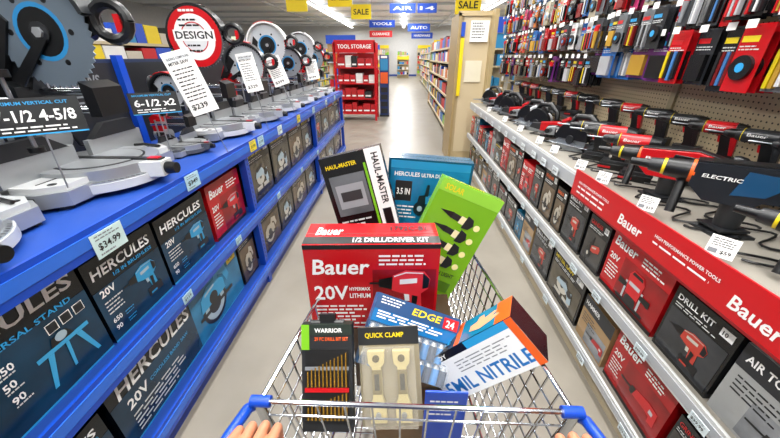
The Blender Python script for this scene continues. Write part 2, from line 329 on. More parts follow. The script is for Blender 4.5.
# ---------------- boxes on left shelf ----------------
xl=LX-.035
for y0,y1,h,d,s in[(-.3,.3,.38,.5,'stand'),(.33,.86,.40,.5,'stand'),(.87,1.22,.36,.45,'herc'),(1.23,1.62,.35,.45,'herc'),(1.65,2.05,.35,.45,'bauer'),
    (2.16,2.62,.42,.5,'miter'),(2.64,3.1,.42,.5,'miter'),(3.12,3.55,.42,.5,'warr'),(3.57,3.95,.4,.5,'miter'),(4.06,4.5,.4,.5,'blk'),(4.52,4.98,.42,.5,'miter'),(5.0,5.45,.4,.5,'warr'),(5.46,5.88,.4,.5,'miter')]:
    shelf_box(-1,y0,y1,D2L,h,d,s,xl-.03)
for y0,y1,h,d,s in[(-.4,.3,.3,.5,'hercg'),(.32,.7,.3,.5,'herc'),(.72,1.8,.40,.5,'hercsaw'),(1.82,2.06,.38,.5,'warr'),(2.16,2.6,.4,.5,'warr'),(2.62,3.0,.4,.5,'miter'),(3.02,3.5,.38,.5,'warr'),(3.52,3.95,.4,.5,'miter'),
    (4.06,4.6,.4,.5,'warr'),(4.62,5.2,.4,.5,'miter'),(5.22,5.88,.4,.5,'warr')]:
    shelf_box(-1,y0,y1,D3L,h,d,s,xl-.03)
# ---------------- boxes on right shelf ----------------
xr=RXF+.04
seq=[(-.4,.05,.3,'bauer'),(.07,.42,.3,'blk'),(.44,.76,.3,'grey'),(.77,1.04,.3,'blk'),(1.05,1.46,.33,'bgrind'),(1.48,1.68,.3,'blkr'),(1.7,1.95,.34,'blk'),(1.97,2.12,.3,'warr'),(2.14,2.35,.35,'warr')]
y=2.37
while y<5.1:
    w=R.choice((.14,.18,.22,.26)); seq.append((y,min(y+w,5.22),R.uniform(.22,.36),R.choice(('blk','blk','warr','blkr','bgrind','grey','miter','bauer','teal')))); y+=w+.01
for y0,y1,h,s in seq: shelf_box(1,y0,y1,D2R,h,.42,s,xr)
seq=[(-.4,.2,.28,'blk'),(.22,.6,.3,'bsaw'),(.62,.8,.28,'blkr'),(.82,1.2,.33,'brecip'),(1.22,1.5,.28,'craft'),(1.52,1.95,.32,'miter'),(1.97,2.3,.32,'blk')]
y=2.32
while y<5.1:
    w=R.choice((.18,.24,.3)); seq.append((y,min(y+w,5.22),R.uniform(.22,.34),R.choice(('blk','bauer','warr','craft','grey','miter','blkr','teal')))); y+=w+.01
for y0,y1,h,s in seq: shelf_box(1,y0,y1,D3R,h,.42,s,xr)

# ---------------- miter saws ----------------
def gear(cy,cz,r,n=40):
    p=[]
    for i in range(n):
        a=2*pi*i/n; p.append((cy+r*math.cos(a),cz+r*math.sin(a))); a+=2*pi/n*.72; p.append((cy+r*.94*math.cos(a),cz+r*.94*math.sin(a)))
    return p
def miter_saw(M,body='cfd0d0',acc='b50f17',blade='8d9399',badge=None,by=0.,bz=.58,r=.165,guard=None,sc_=1.):
    b=B(); Bm=mat(body,.3); A=mat(acc,.3); BL=mat(blade,.3,.35); GD=mat(guard or body,.3)
    b.prism(ALU,[(-.29,-.06),(-.25,-.12),(.25,-.12),(.29,-.06),(.29,.1),(.2,.16),(-.2,.16),(-.29,.1)],'z',.014,.06)
    b.prism(Bm,[(-.28,-.055),(-.24,-.11),(.24,-.11),(.28,-.055),(.28,.03),(-.28,.03)],'z',.06,.078)
    for sx in(-1,1):
        b.cyl(K,(sx*.24,-.08,0),(sx*.24,-.08,.014),.022); b.cyl(K,(sx*.24,.1,0),(sx*.24,.1,.014),.022)
        b.cyl(K2,(sx*.24,-.07,.078),(sx*.24,-.07,.0795),.012,n=12); b.box(K2,sx*.2-.05,sx*.2+.05,-.03,-.026,.078,.0795); b.box(K,sx*.285-.006,sx*.285+.006,-.05,.09,.02,.05)
        b.box(ALU,sx*.16-.13,sx*.16+.13,.03,.05,.075,.15); b.prism(K2,[(sx*.05,.15),(sx*.27,.15),(sx*.25,.2),(sx*.12,.2)],'y',.026,.054)
        b.cyl(K,(sx*.2,.06,.12),(sx*.2,.1,.12),.016); b.box(YEL,sx*.21-.03,sx*.21+.03,-.1195,-.1205,.025,.045) if False else None
    b.cyl(ALU,(0,-.02,.05),(0,-.02,.092),.185,n=40); b.cyl(Bm,(0,-.02,.02),(0,-.02,.05),.205,n=40); b.cyl(STEEL,(0,-.02,.05),(0,-.02,.054),.2,n=40)
    b.cyl(K2,(0,-.02,.092),(0,-.02,.0935),.14,n=36); b.cyl(ALU,(0,-.02,.0935),(0,-.02,.095),.132,n=36)
    b.box(K,-.014,.014,-.26,.1,.092,.097)
    b.prism(Bm,[(-.05,-.18),(.05,-.18),(.03,-.27),(-.03,-.27)],'z',.035,.09); b.cyl(K,(0,-.27,.06),(0,-.305,.06),.024,.02); b.box(RED,-.012,.012,-.25,-.21,.09,.1)
    for a in range(-50,51,5):
        t=math.radians(a-90); b.box(K,.194*math.cos(t)-.0015,.194*math.cos(t)+.0015,-.02+.194*math.sin(t)-.006,-.02+.194*math.sin(t)+.006,.0541,.0546)
    b.cyl(STEEL,(-.2,.07,.08),(-.2,.07,.34),.007,n=10); b.cyl(STEEL,(-.2,.07,.32),(-.2,-.03,.32),.007,n=10); b.cyl(STEEL,(-.2,-.03,.18),(-.2,-.03,.38),.006,n=10); b.cyl(K,(-.2,-.03,.17),(-.2,-.03,.185),.02); b.cyl(K,(-.2,-.03,.38),(-.2,-.03,.4),.022)
    b.box(K2,-.06,.06,.13,.2,.03,.2); b.cyl(ALU,(0,.1,.17),(0,.24,.17),.05); b.cyl(K,(0,.24,.17),(0,.25,.17),.03)
    b.prism(A,[(.15,.15),(.23,.15),(.25,.33),(.2,.36),(.14,.34)],'x',-.035,.05)
    for sx in(-.03,.05): b.cyl(CH,(sx,-.12,.27+(sx>0)*.05),(sx,.25,.27+(sx>0)*.05),.012)
    b.prism(K,[(-.14,.25),(-.1,.25),(-.1,.36),(-.14,.34)],'x',-.05,.07)
    b.prism(A,[(.2,.33),(.25,.36),(by+.14,bz+.13),(by+.02,bz+.15),(by+.02,bz+.03),(.13,.33)],'x',.012,.06)
    b.prism(K,[(.2,.34),(.24,.36),(by+.13,bz+.08),(by+.09,bz+.03)],'x',-.01,.012)
    b.prism(BL,gear(by,bz,r,48),'x',-.0015,.0015); b.cyl(K2,(-.008,by,bz),(.03,by,bz),.03); b.cyl(ALU,(-.016,by,bz),(-.008,by,bz),.016,n=6)
    for k in range(6):
        t=2*pi*k/6; b.cyl(K,(-.0022,by+r*.6*math.cos(t),bz+r*.6*math.sin(t)),(.0022,by+r*.6*math.cos(t),bz+r*.6*math.sin(t)),.009,n=10)
    b.prism(K,circ(by,bz,r*.42,0,360,24),'x',-.0022,-.0016); b.prism(mat('2480b8'),circ(by,bz,r*.5,0,360,24),'x',-.0019,-.0016)
    outer=circ(by,bz,r+.022,-15,165,26); inner=circ(by,bz,r*.45,-15,165,20)[::-1]
    b.prism(GD,outer+inner,'x',.006,.04); b.prism(GD,circ(by,bz,r+.024,-15,165,26)+circ(by,bz,r+.010,-15,165,26)[::-1],'x',-.03,.042)
    b.prism(A,circ(by,bz,r+.03,60,110,10)+circ(by,bz,r+.024,60,110,10)[::-1],'x',-.03,.042)
    b.prism(K,[(by-.02,bz-.02),(by+.02,bz-.02),(.16,.36),(.13,.34)],'x',-.012,-.006)
    b.cyl(K,(.04,by+.02,bz+.03),(.13,by+.02,bz+.03),.062,n=24); b.cyl(A,(.13,by+.02,bz+.03),(.2,by+.02,bz+.03),.056,.048,n=24); b.cyl(K,(.2,by+.02,bz+.03),(.215,by+.02,bz+.03),.04)
    cyh=by-r-.06
    pts=[(.02,cyh-.055*math.cos(t),bz+.03+.05*math.sin(t)) for t in [i*2*pi/16 for i in range(17)]]
    b.tube(K,pts,.0165,8); b.prism(A,[(by-r*.8,bz+.08),(by-r*.8,bz-.02),(cyh+.04,bz+.0),(cyh+.04,bz+.06)],'x',.008,.034); b.box(RED,.01,.03,cyh-.035,cyh-.015,bz-.0,bz+.05)
    b.tube(K,[(.1,by+.1,bz),(.12,.22,bz-.12),(.13,.23,.25),(.16,.2,.1),(.2,.1,.085),(.25,.0,.085),(.22,-.09,.085)],.006,6)
    b.sph(K2,(.06,.17,bz+.05),.04,.06,.09,14)
    if badge:
        b.M=Matrix(((0,0,-1,-.034),(-1,0,0,by),(0,1,0,bz+.01),(0,0,0,1)))
        b.disc(RED,0,0,r*1.02,.001,36); b.disc(W,0,0,r*.78,.0015,36); b.disc(RED,0,0,r*.52,.0018,30); b.disc(mat('d8d9da'),0,0,r*.48,.002,30)
        b.rect(W,-r*.8,-r*.12,r*1.6,r*.38,.0026); b.text(K,badge,-r*.72,-r*.05,r*1.44,r*.26,.003); lines(b,W,-r*.4,r*.84,r*.8,1,.02,.012,.003); lines(b,K,-r*.5,r*.55,r*1.,2,.03,.01,.003); lines(b,K,-r*.35,-r*.3,r*.7,2,.03,.01,.003)
    return b.build('miter_saw',M@Matrix.Scale(sc_,4),bevel=.0022)
for x,y,kw in[(-1.40,1.38,dict(body='c9cbcb',acc='16181a',blade='6f7c88',bz=.50,r=.165,guard='24272a',sc_=1.22)),(-1.38,2.42,dict(badge='DESIGN',acc='16181a',r=.165,bz=.60,guard='16181a',sc_=1.05)),
            (-1.34,1.92,dict(acc='b50f17',blade='c2c6ca',r=.14,bz=.56,guard='1b1d20',body='55585c',sc_=.62)),
            (-1.36,3.02,dict(acc='b50f17',blade='c2c6ca',r=.155,bz=.46,guard='2b2d30',body='a9acae')),(-1.36,3.60,dict(acc='b50f17',blade='c8ccd0',r=.18,bz=.63,guard='d8d8d6')),(-1.36,4.18,dict(acc='b50f17',bz=.46,r=.15,guard='16181a')),
            (-1.36,4.76,dict(acc='16181a',bz=.62,r=.175,blade='b8bcc0')),(-1.36,5.34,dict(acc='b50f17',bz=.5,r=.16,guard='b50f17')),(-1.38,.66,dict(body='b4b7b8',acc='146a90',bz=.36,r=.12,guard='16181a',sc_=1.17))]:
    miter_saw(T(x,y,D1L)@RZ(90),**kw)

def card(name,M,w,h,col='ecebe8',tc=None,big='',n=6,stand=0,small=False):
    tc=tc or K
    b=B(); b.box(mat(col,.4),-w/2,w/2,-.0015,.0015,0,h)
    if stand: b.cyl(STEEL,(0,.004,-stand),(0,.004,.02),.003,n=6)
    b.M=Matrix(((1,0,0,-w/2),(0,0,-1,-.0022),(0,1,0,0),(0,0,0,1)))
    if small:
        lines(b,tc,w*.1,h*.84,w*.8,4,h*.11,h*.04,.0008); b.text(tc,big,w*.5,h*.14,w*.38,h*.2,.001); b.rect(G,w*.08,h*.14,w*.32,h*.22,.0008)
    elif h>w:
        b.rect(mat('d0d4d6'),w*.1,h*.84,w*.8,h*.1,.0004); b.text(tc,'SLIDING COMPOUND',w*.1,h*.88,w*.8,h*.035,.0008); b.text(tc,'MITER SAW',w*.1,h*.8,w*.7,h*.05,.0008); lines(b,tc,w*.12,h*.72,w*.75,n+2,h*.06,h*.018,.0008)
        b.text(tc,big,w*.1,h*.08,w*.6,h*.1,.001)
    else:
        b.text(SKY,'MAXIMUM VERTICAL CUT',w*.08,h*.82,w*.8,h*.09,.0008); b.text(tc,big,w*.08,h*.36,w*.84,h*.32,.001); lines(b,tc,w*.1,h*.2,w*.8,2,h*.1,h*.04,.0008); b.rect(SKY,w*.0,0,w,h*.04,.0006)
    return b.build(name,M,smooth=False)
card('price_sign',T(-1.1,1.84,1.37)@RZ(38)@RY(-14)@RX(-6),.14,.32,big='$239',n=7,stand=.24)
card('price_sign',T(-1.1,2.54,1.42)@RZ(36)@RY(-8)@RX(-6),.12,.26,big='$329',n=6,stand=.29)
card('price_sign',T(-1.1,3.14,1.42)@RZ(34)@RY(-16)@RX(-6),.14,.24,big='$399',n=6,stand=.29)
card('price_sign',T(-1.1,4.3,1.4)@RZ(34)@RY(-8),.15,.22,big='$199',n=5,stand=.27)
card('spec_sign',T(-1.24,1.08,1.41)@RZ(40)@RX(-12),.24,.12,col='0e1013',tc=W,big='7-1/2 4-5/8',stand=.19)
card('spec_sign',T(-1.2,1.60,1.40)@RZ(40)@RX(-12),.2,.1,col='0e1013',tc=W,big='6-1/2 x2',stand=.19)
card('promo_poster',T(-1.5,1.02,1.62)@RZ(48),.2,.26,col='126a8c',tc=W,big='12',n=3,stand=.49)

# ---------------- hand tools for right deck ----------------
def cord(b,p):
    x,y,z=p; b.tube(K,[(x,y,z),(x+.05,y+.02,z-.02),(x+.1,y+.07,max(.006,z-.08)),(x+.08,y+.14,.006),(x-.02,y+.17,.006),(x-.1,y+.13,.006)],.0045,6)
def power_drill(M,col='b50f17',name='power_drill',s=1.):
    b=B(); A=mat(col,.28)
    b.cyl(A,(-.05,0,.19),(.07,0,.19),.033,.035,n=20); b.cyl(K,(.07,0,.19),(.115,0,.19),.0365,.026,n=20); b.cyl(K2,(-.075,0,.19),(-.05,0,.19),.026,.031,n=20); b.cyl(YEL,(-.055,0,.19),(-.052,0,.19),.0325,n=20)
    b.cyl(K,(-.105,0,.19),(-.075,0,.19),.022,n=14); b.cyl(K2,(-.125,0,.19),(-.105,0,.19),.012,.021,n=14); b.cyl(STEEL,(-.2,0,.19),(-.125,0,.19),.004,n=8)
    b.prism(K,[(.02,.17),(.085,.17),(.1,.06),(.105,.045),(.035,.045),(.04,.07)],'y',-.018,.018); b.prism(A,[(.06,.17),(.09,.17),(.102,.06),(.085,.06)],'y',-.02,.02)
    b.prism(RED,[(.012,.155),(.03,.155),(.034,.12),(.02,.12)],'y',-.009,.009)
    b.prism(K,[(-.03,.165),(.06,.17),(.06,.185),(-.02,.178)],'y',-.036,.036)
    b.box(K2,.0,.13,-.036,.036,.03,.05); b.box(K,-.01,.128,-.038,.038,.0,.032); b.box(A,-.0105,.05,-.0385,.0385,.008,.02)
    for k in range(5): b.box(K2,.078+k*.007,.081+k*.007,-.037,.037,.175,.205)
    b.M=Matrix(((1,0,0,-.04),(0,0,-1,-.0345),(0,1,0,.19),(0,0,0,1))); b.text(W,'Bauer',.005,0,.07,.014,.0,.1)
    o=b.build(name,M@Matrix.Scale(s,4),bevel=.002)
def angle_grinder(M,col='b50f17',s=1.,name='angle_grinder'):
    b=B(); A=mat(col,.28)
    b.cyl(A,(-.04,0,.08),(.07,0,.085),.034,.03,n=20); b.cyl(K,(.07,0,.085),(.24,0,.09),.031,.026,n=20); b.cyl(K,(.24,0,.09),(.26,0,.09),.028,.02,n=16)
    b.prism(ALU,[(-.11,.055),(-.1,.105),(-.04,.115),(-.04,.05)],'y',-.03,.03); b.cyl(K,(-.075,0,.05),(-.075,0,.03),.028); b.cyl(STEEL,(-.075,0,.03),(-.075,0,.02),.012)
    b.cyl(mat('3a2f2a',.8),(-.075,0,.024),(-.075,0,.028),.062,n=32)
    b.prism(K2,circ(-.075,0,.068,20,200,18),'z',.026,.046)
    b.cyl(K,(-.07,-.03,.085),(-.07,-.15,.1),.014,.017); b.box(RED,.02,.06,-.008,.008,.11,.122)
    cord(b,(.26,0,.09))
    b.M=Matrix(((1,0,0,.0),(0,0,-1,-.036),(0,1,0,.075),(0,0,0,1))); b.text(W,'Bauer',-.03,0,.08,.018,.0,.1)
    b.build(name,M@Matrix.Scale(s,4),bevel=.002)
def rotary_hammer(M,col='141a22',acc='12446a',s=1.,label='ELECTRIC'):
    b=B(); A=mat(col,.28); Q=mat(acc,.28)
    b.cyl(K,(-.3,0,.17),(-.24,0,.17),.014,.018,n=16); b.cyl(K2,(-.24,0,.17),(-.2,0,.17),.024,.028,n=20); b.cyl(YEL,(-.2,0,.17),(-.19,0,.17),.03,n=20); b.cyl(K,(-.19,0,.17),(-.12,0,.17),.033,.038,n=20)
    b.cyl(ORG,(-.12,0,.17),(-.105,0,.17),.041,n=20)
    b.prism(A,[(-.11,.13),(-.11,.21),(.1,.225),(.2,.2),(.2,.12),(.08,.11),(.06,.085),(-.06,.085)],'y',-.04,.04)
    b.prism(Q,[(.0,.12),(.08,.13),(.14,.2),(.02,.205)],'y',-.0415,.0415)
    b.prism(K,[(-.11,.21),(-.11,.216),(.1,.232),(.2,.207),(.2,.2),(.1,.223)],'y',-.03,.03)
    for k in range(4): b.box(K,.11+k*.016,.117+k*.016,-.0425,.0425,.14,.185)
    pts=[(.21+.075*math.sin(t)*.7+.02,0,.13+.08*math.cos(t)) for t in [i*pi/10-.3 for i in range(13)]]; b.tube(K,pts,.02,10)
    b.tube(K,[(.17,0,.12),(.17,0,.06),(.2,0,.05)],.018,8); b.box(RED,.19,.205,-.01,.01,.12,.16)
    b.tube(K,[(-.13,0,.135),(-.13,-.02,.09),(-.13,-.05,.0+.02)],.016,10); b.cyl(K,(-.13,0,.17),(-.13,0,.13),.02)
    b.cyl(K2,(.03,0,.0),(.03,0,.09),.035,.04,n=20)
    b.M=Matrix(((1,0,0,-.09),(0,0,-1,-.042),(0,1,0,.165),(0,0,0,1))); b.text(W,label,0.005,0,.1,.013,.0,.1)
    b.build('rotary_hammer',M@Matrix.Scale(s,4),bevel=.003)
def recip_saw(M,col='b50f17',s=1.):
    b=B(); A=mat(col,.28)
    b.prism(K2,[(-.22,.075),(-.1,.05),(-.1,.12),(-.2,.115)],'y',-.028,.028); b.prism(A,[(-.12,.05),(-.12,.125),(.04,.14),(.09,.12),(.09,.06),(0,.05)],'y',-.034,.034)
    b.prism(STEEL,[(-.38,.085),(-.22,.082),(-.22,.102),(-.38,.098)],'y',-.0015,.0015); b.box(STEEL,-.24,-.232,-.03,.03,.06,.125)
    pts=[(.14+.07*math.cos(t),0,.07+.06*math.sin(t)) for t in [i*2*pi/18 for i in range(19)]]; b.tube(K,pts,.018,10)
    b.box(RED,.08,.1,-.008,.008,.07,.1); b.box(K,.1,.2,-.035,.035,0.0,.04); b.prism(K,[(-.05,.07),(.03,.07),(.05,.11),(-.05,.11)],'y',-.0355,.0355)
    b.build('reciprocating_saw',M@Matrix.Scale(s,4),bevel=.003)
def circ_saw(M,col='b50f17',s=1.):
    b=B(); A=mat(col,.28)
    b.box(STEEL,-.14,.14,-.08,.06,.03,.034)
    b.prism(mat('9a9fa4',.3,.5),gear(0,.06,.09,28),'y',-.05,-.047); b.prism(K,circ(0,.065,.1,0,180,18),'y',-.068,-.035); b.prism(STEEL,circ(0,.055,.096,180,330,14)+[(0,.055)],'y',-.056,-.044)
    b.cyl(A,(0,-.035,.08),(0,.06,.08),.046,n=22); b.cyl(K,(0,.06,.08),(0,.085,.08),.044,.03,n=22); b.cyl(K2,(0,-.075,.065),(0,-.068,.065),.025)
    b.tube(K,[(-.05,-.01,.14),(-.02,-.01,.19),(.06,-.01,.195),(.12,-.01,.15),(.13,-.01,.08),(.09,-.01,.06)],.019,10); b.tube(A,[(-.09,-.01,.11),(-.1,-.01,.15),(-.06,-.01,.17)],.014,8)
    cord(b,(.13,0,.09))
    b.build('circular_saw',M@Matrix.Scale(s,4),bevel=.002)
def demo_stand(M,h,w=.14,d=.14):
    b=B(); b.box(K2,-w/2,w/2,-d/2,d/2,0,.01); b.box(K,-.02,.02,-.02,.02,.01,h-.008); b.box(K2,-w*.4,w*.4,-d*.4,d*.4,h-.008,h-.0005); b.build('display_stand',M)
zt=D1R; zr=D1R+.145
rotary_hammer(T(1.27,1.20,zt+.03)@RZ(-42),s=1.12); demo_stand(T(1.29,1.18,zt),.03)
rotary_hammer(T(1.30,.78,zt+.001)@RZ(-58),col='111214',acc='3a3d40',s=1.0)
rotary_hammer(T(1.29,1.56,zt+.02)@RZ(-42),col='b50f17',acc='0d0e10',s=1.0,label='Bauer'); demo_stand(T(1.31,1.54,zt),.02)
power_drill(T(1.28,1.83,zt+.001)@RZ(-38),s=1.12)
power_drill(T(1.28,2.04,zt+.001)@RZ(-38),s=1.15)
power_drill(T(1.28,2.25,zt+.001)@RZ(-38),col='16181a',s=1.1,name='impact_driver')
angle_grinder(T(1.28,.42,zt+.001)@RZ(-60),s=1.2); recip_saw(T(1.3,.12,zt+.001)@RZ(-50))
for y,c in((.55,'16181a'),(.8,'26282b'),(1.02,'b50f17'),(1.24,'16181a'),(1.46,'26282b'),(1.66,'b50f17'),(1.88,'16181a'),(2.1,'16181a'),(2.34,'b50f17'),(2.6,'16181a'),(2.95,'16181a'),(3.2,'b50f17'),(3.5,'16181a'),(3.8,'16181a'),(4.1,'b50f17'),(4.4,'b50f17'),(4.7,'16181a')):
    power_drill(T(1.55,y,zr+.001)@RZ(-52+R.uniform(-10,10)),col=c,s=.92,name='impact_driver' if c!='b50f17' else 'power_drill')
for i,(y,c) in enumerate(((2.48,'b50f17'),(2.70,'16181a'),(2.94,'b50f17'),(3.17,'c9cacc'),(3.4,'b50f17'),(3.64,'16181a'),(3.88,'b50f17'),(4.12,'26282b'),(4.36,'b50f17'),(4.6,'16181a'),(4.84,'b50f17'),(5.05,'c9cacc'))):
    if i%4==2: recip_saw(T(1.34,y,zt+.001)@RZ(-25),col=c,s=.9)
    elif i%4==1: angle_grinder(T(1.3,y,zt+.001)@RZ(-35),col=c,s=1.1)
    else: circ_saw(T(1.32,y,zt+.001)@RZ(-58),s=1.25,col=c)
for y,x,z,w in((.55,1.085,zt+.02,.07),(.96,1.085,zt+.02,.075),(1.33,1.085,zt+.02,.07),(1.68,1.085,zt+.02,.065),(1.36,1.49,zr-.09,.08),(1.78,1.49,zr-.09,.07),(1.92,1.085,zt+.02,.06),(2.3,1.085,zt+.02,.055),(2.58,1.085,zt+.02,.055),(3.05,1.085,zt+.02,.055),(3.55,1.085,zt+.02,.055),(4.25,1.085,zt+.02,.055)):
    card('price_sign',T(x,y,z)@RZ(-52)@RX(-22),w,w*.95,big='$59',stand=z-zt,small=True)
b=B()
for y in(.5,.8,1.05,1.3,1.55,1.8,2.05,2.3,2.6,2.9,3.3,3.6,4.0,4.3,4.7):
    for q in(0,1):
        pts=[(1.40-.16*q+.07*math.sin(t*1.7+y+q),y+.05*t-.1,zt+.007+.004*abs(math.sin(t*2))) for t in [i*.35 for i in range(16)]]; b.tube(K,pts,.0048,6)
b.build('security_cable')

# ---------------- hanging packs ----------------
PC=['b50f17','a81218','1d5fa8','121315','1a1b1d','1e2023','26282c','d4d4d2','3a3c40','2580b0','45484c','c06818','b0a890','6a2c78','b83a6c','6c7074']
def pack_row(y0,y1,z0,step,hh,xf,cols=PC,tagc='ecebe8'):
    b=B(); y=y0
    while y<y1:
        w=step*R.uniform(.8,1.15); h=hh*R.uniform(.85,1.0); c=R.choice(cols); cm=mat(c,.22); x=xf+R.uniform(-.03,.03); zt_=z0+hh; cy=y+w/2
        b.tube(CH,[(1.66,cy,zt_+.02),(x-.03,cy,zt_+.02),(x-.035,cy,zt_+.032)],.0028,5)
        kind=R.random(); tool=mat(R.choice(('9a9da1','1b1c1e','b9bcc0','7a1a1a','2a2b2e','c49a3a')),.25,.3)
        for k in range(4):
            b.M=T(x+k*.035,0,0)
            b.box(cm,0,.002,y+.004,y+w-.004,zt_-h,zt_+.028)
            if kind<.3: b.cyl(tool,(-.012,cy,zt_-h*.9),(-.012,cy,zt_-h*.3),w*.1,w*.16,n=8); b.cyl(mat('c4141c' if k%2==0 else '1b1c1e',.3),(-.012,cy,zt_-h*.3),(-.012,cy,zt_-h*.12),w*.16,n=8)
            elif kind<.5: b.cyl(tool,(-.014,cy,zt_-h*.58),(0,cy,zt_-h*.58),min(w*.36,h*.36),n=18); b.cyl(SKY,(-.0155,cy,zt_-h*.58),(-.014,cy,zt_-h*.58),min(w*.14,h*.14),n=12)
            elif kind<.8:
                for q in range(4): b.box(mat(R.choice(('b50f17','c9b010','cfcfcf','1a1b1d','3b6ea8')),.3) if q%2 else tool,-.016,0,y+w*(.14+.19*q),y+w*(.27+.19*q),zt_-h*R.uniform(.88,.95),zt_-h*.3)
            else: b.box(tool,-.02,0,y+w*.15,y+w*.85,zt_-h*.92,zt_-h*.38)
        b.M=Matrix(((0,0,-1,x-.0008),(-1,0,0,y+w),(0,1,0,zt_-h),(0,0,0,1)))
        dk=c in('d4d4d2','b0a890')
        b.rect(RED if dk else R.choice((W,RED,YEL,SKY)),w*.1,h*.84,w*.55,h*.1,.0004); lines(b,K if dk else LG,w*.1,h*.76,w*.75,2,h*.05,h*.02,.0004)
        b.M=Matrix.Identity(4)
        b.box(mat(tagc),x-.038,x-.036,cy-.022,cy+.022,zt_+.012,zt_+.042)
        y+=w+.006
    b.build('hanging_tool_packs',smooth=False)
pack_row(-.4,1.05,1.53,.09,.2,1.38,['b50f17','a81218','26282c','1a1b1d','6c7074']); pack_row(1.06,1.9,1.5,.13,.24,1.42,['b50f17','a81218','1a1b1d','26282c','6c7074'])
pack_row(-.4,1.9,1.77,.07,.17,1.40,['121315','1a1b1d','3a3c40','b50f17','d4d4d2','45484c','6c7074'])
pack_row(-.4,1.9,1.99,.09,.17,1.42); pack_row(-.4,1.9,2.2,.1,.17,1.42)
pack_row(1.95,2.75,1.5,.17,.24,1.46,['2580b0','1d5fa8','1e2023','6a2c78']); pack_row(2.78,5.2,1.42,.11,.21,1.46,['1a1b1d','26282c','121315','3a3c40','b50f17','6a2c78'])
pack_row(1.95,5.2,1.68,.1,.19,1.42,['1a1b1d','26282c','b50f17','1d5fa8','d4d4d2','3a3c40','121315','6c7074'])
pack_row(1.95,5.2,1.91,.1,.19,1.42); pack_row(1.95,5.2,2.14,.11,.19,1.42)

# ---------------- shopping cart ----------------
cx=.035
root=bpy.data.objects.new('shopping_cart',None); sc.collection.objects.link(root)
def P(u,v,s):
    yr=(.47+(.42-.47)*v); yf=(1.22+(1.32-1.22)*v); y=yr+(yf-yr)*u
    hw=(.27+.055*v)*(1-u)+(.17+.05*v)*u
    zb=.50+.06*u; zt2=1.0-.05*u
    return (cx+s*hw,y,zb+(zt2-zb)*v)
b=B(); wr=.0026
for s in(-1,1):
    for i in range(21): b.tube(CH,[P(i/20,0,s),P(i/20,1,s)],wr,6)
    for j in range(1,9): b.tube(CH,[P(0,j/9,s),P(1,j/9,s)],wr,6)
for i in range(12):
    s=-1+2*i/11; b.tube(CH,[P(0,0,s),P(1,0,s)],wr,6); b.tube(CH,[P(1,0,s),P(1,1,s)],wr,6); b.tube(CH,[P(0,0,s),P(0,1,s)],wr,6)
for i in range(19): b.tube(CH,[P(i/18,0,-1),P(i/18,0,1)],wr,6)
for j in range(1,9): b.tube(CH,[P(1,j/9,-1),P(1,j/9,1)],wr,6)
for j in(3,6,8): b.tube(CH,[P(0,j/9,-1),P(0,j/9,1)],wr,6)
for u,v in((1,1),(1,0),(0,0),(0,1)): b.tube(CH,[P(u,v,-1),P(u,v,1)],.0055,8)
for s in(-1,1):
    b.tube(CH,[P(0,1,s),P(1,1,s)],.0055,8); b.tube(CH,[P(0,0,s),P(1,0,s)],.0055,8)
b.build('basket',parent=root)
HZ,HY=.993,.318
b=B()
for s in(-1,1):
    p=P(0,1,s)
    b.tube(BLU,[(p[0]-s*.022,p[1],p[2]),(p[0]+s*.02,p[1],p[2])],.012,14)
    b.tube(BLU,[(p[0]+s*.015,p[1]+.035,p[2]-.05),(p[0]+s*.025,p[1]-.01,p[2]-.012),(p[0]+s*.045,HY,HZ)],.0115,12)
b.tube(DBL,[(cx-.375,HY,HZ),(cx+.375,HY,HZ)],.0145,16)
b.build('handle',parent=root)
b=B(); b.box(BLU,cx+.03,cx+.13,.485,.491,.72,.955); b.M=Matrix(((1,0,0,cx+.03),(0,0,-1,.4845),(0,1,0,.72),(0,0,0,1))); lines(b,W,.012,.2,.07,4,.016,.006,.0006); b.M=Matrix.Identity(4); b.build('child_seat_flap',parent=root,bevel=.002)
b=B()
for s in(-1,1):
    b.tube(CH,[(cx+s*.33,.42,1.0),(cx+s*.30,.44,.6),(cx+s*.27,.40,.25),(cx+s*.25,.5,.17),(cx+s*.2,1.15,.17)],.011,10)
    b.tube(CH,[(cx+s*.19,1.15,.17),(cx+s*.19,1.2,.35),(cx+s*.18,.9,.5)],.009,8)
    for y,x in((.45,.25),(1.12,.2)):
        b.box(STEEL,cx+s*x-.018,cx+s*x-.014,y-.02,y+.02,.05,.15);b.box(STEEL,cx+s*x+.014,cx+s*x+.018,y-.02,y+.02,.05,.15);b.box(STEEL,cx+s*x-.018,cx+s*x+.018,y-.02,y+.02,.15,.16)
for i in range(10): b.tube(CH,[(cx-.22,.5+i*.07,.17),(cx+.22,.5+i*.07,.17)],.003,6)
b.build('under_frame',parent=root)
b=B()
for s in(-1,1):
    for y,x in((.45,.25),(1.12,.2)):
        b.cyl(K2,(cx+s*x-.012,y,.0605),(cx+s*x+.012,y,.0605),.06,n=28); b.cyl(G,(cx+s*x-.014,y,.0605),(cx+s*x+.014,y,.0605),.03,n=20)
b.build('wheels',parent=root)

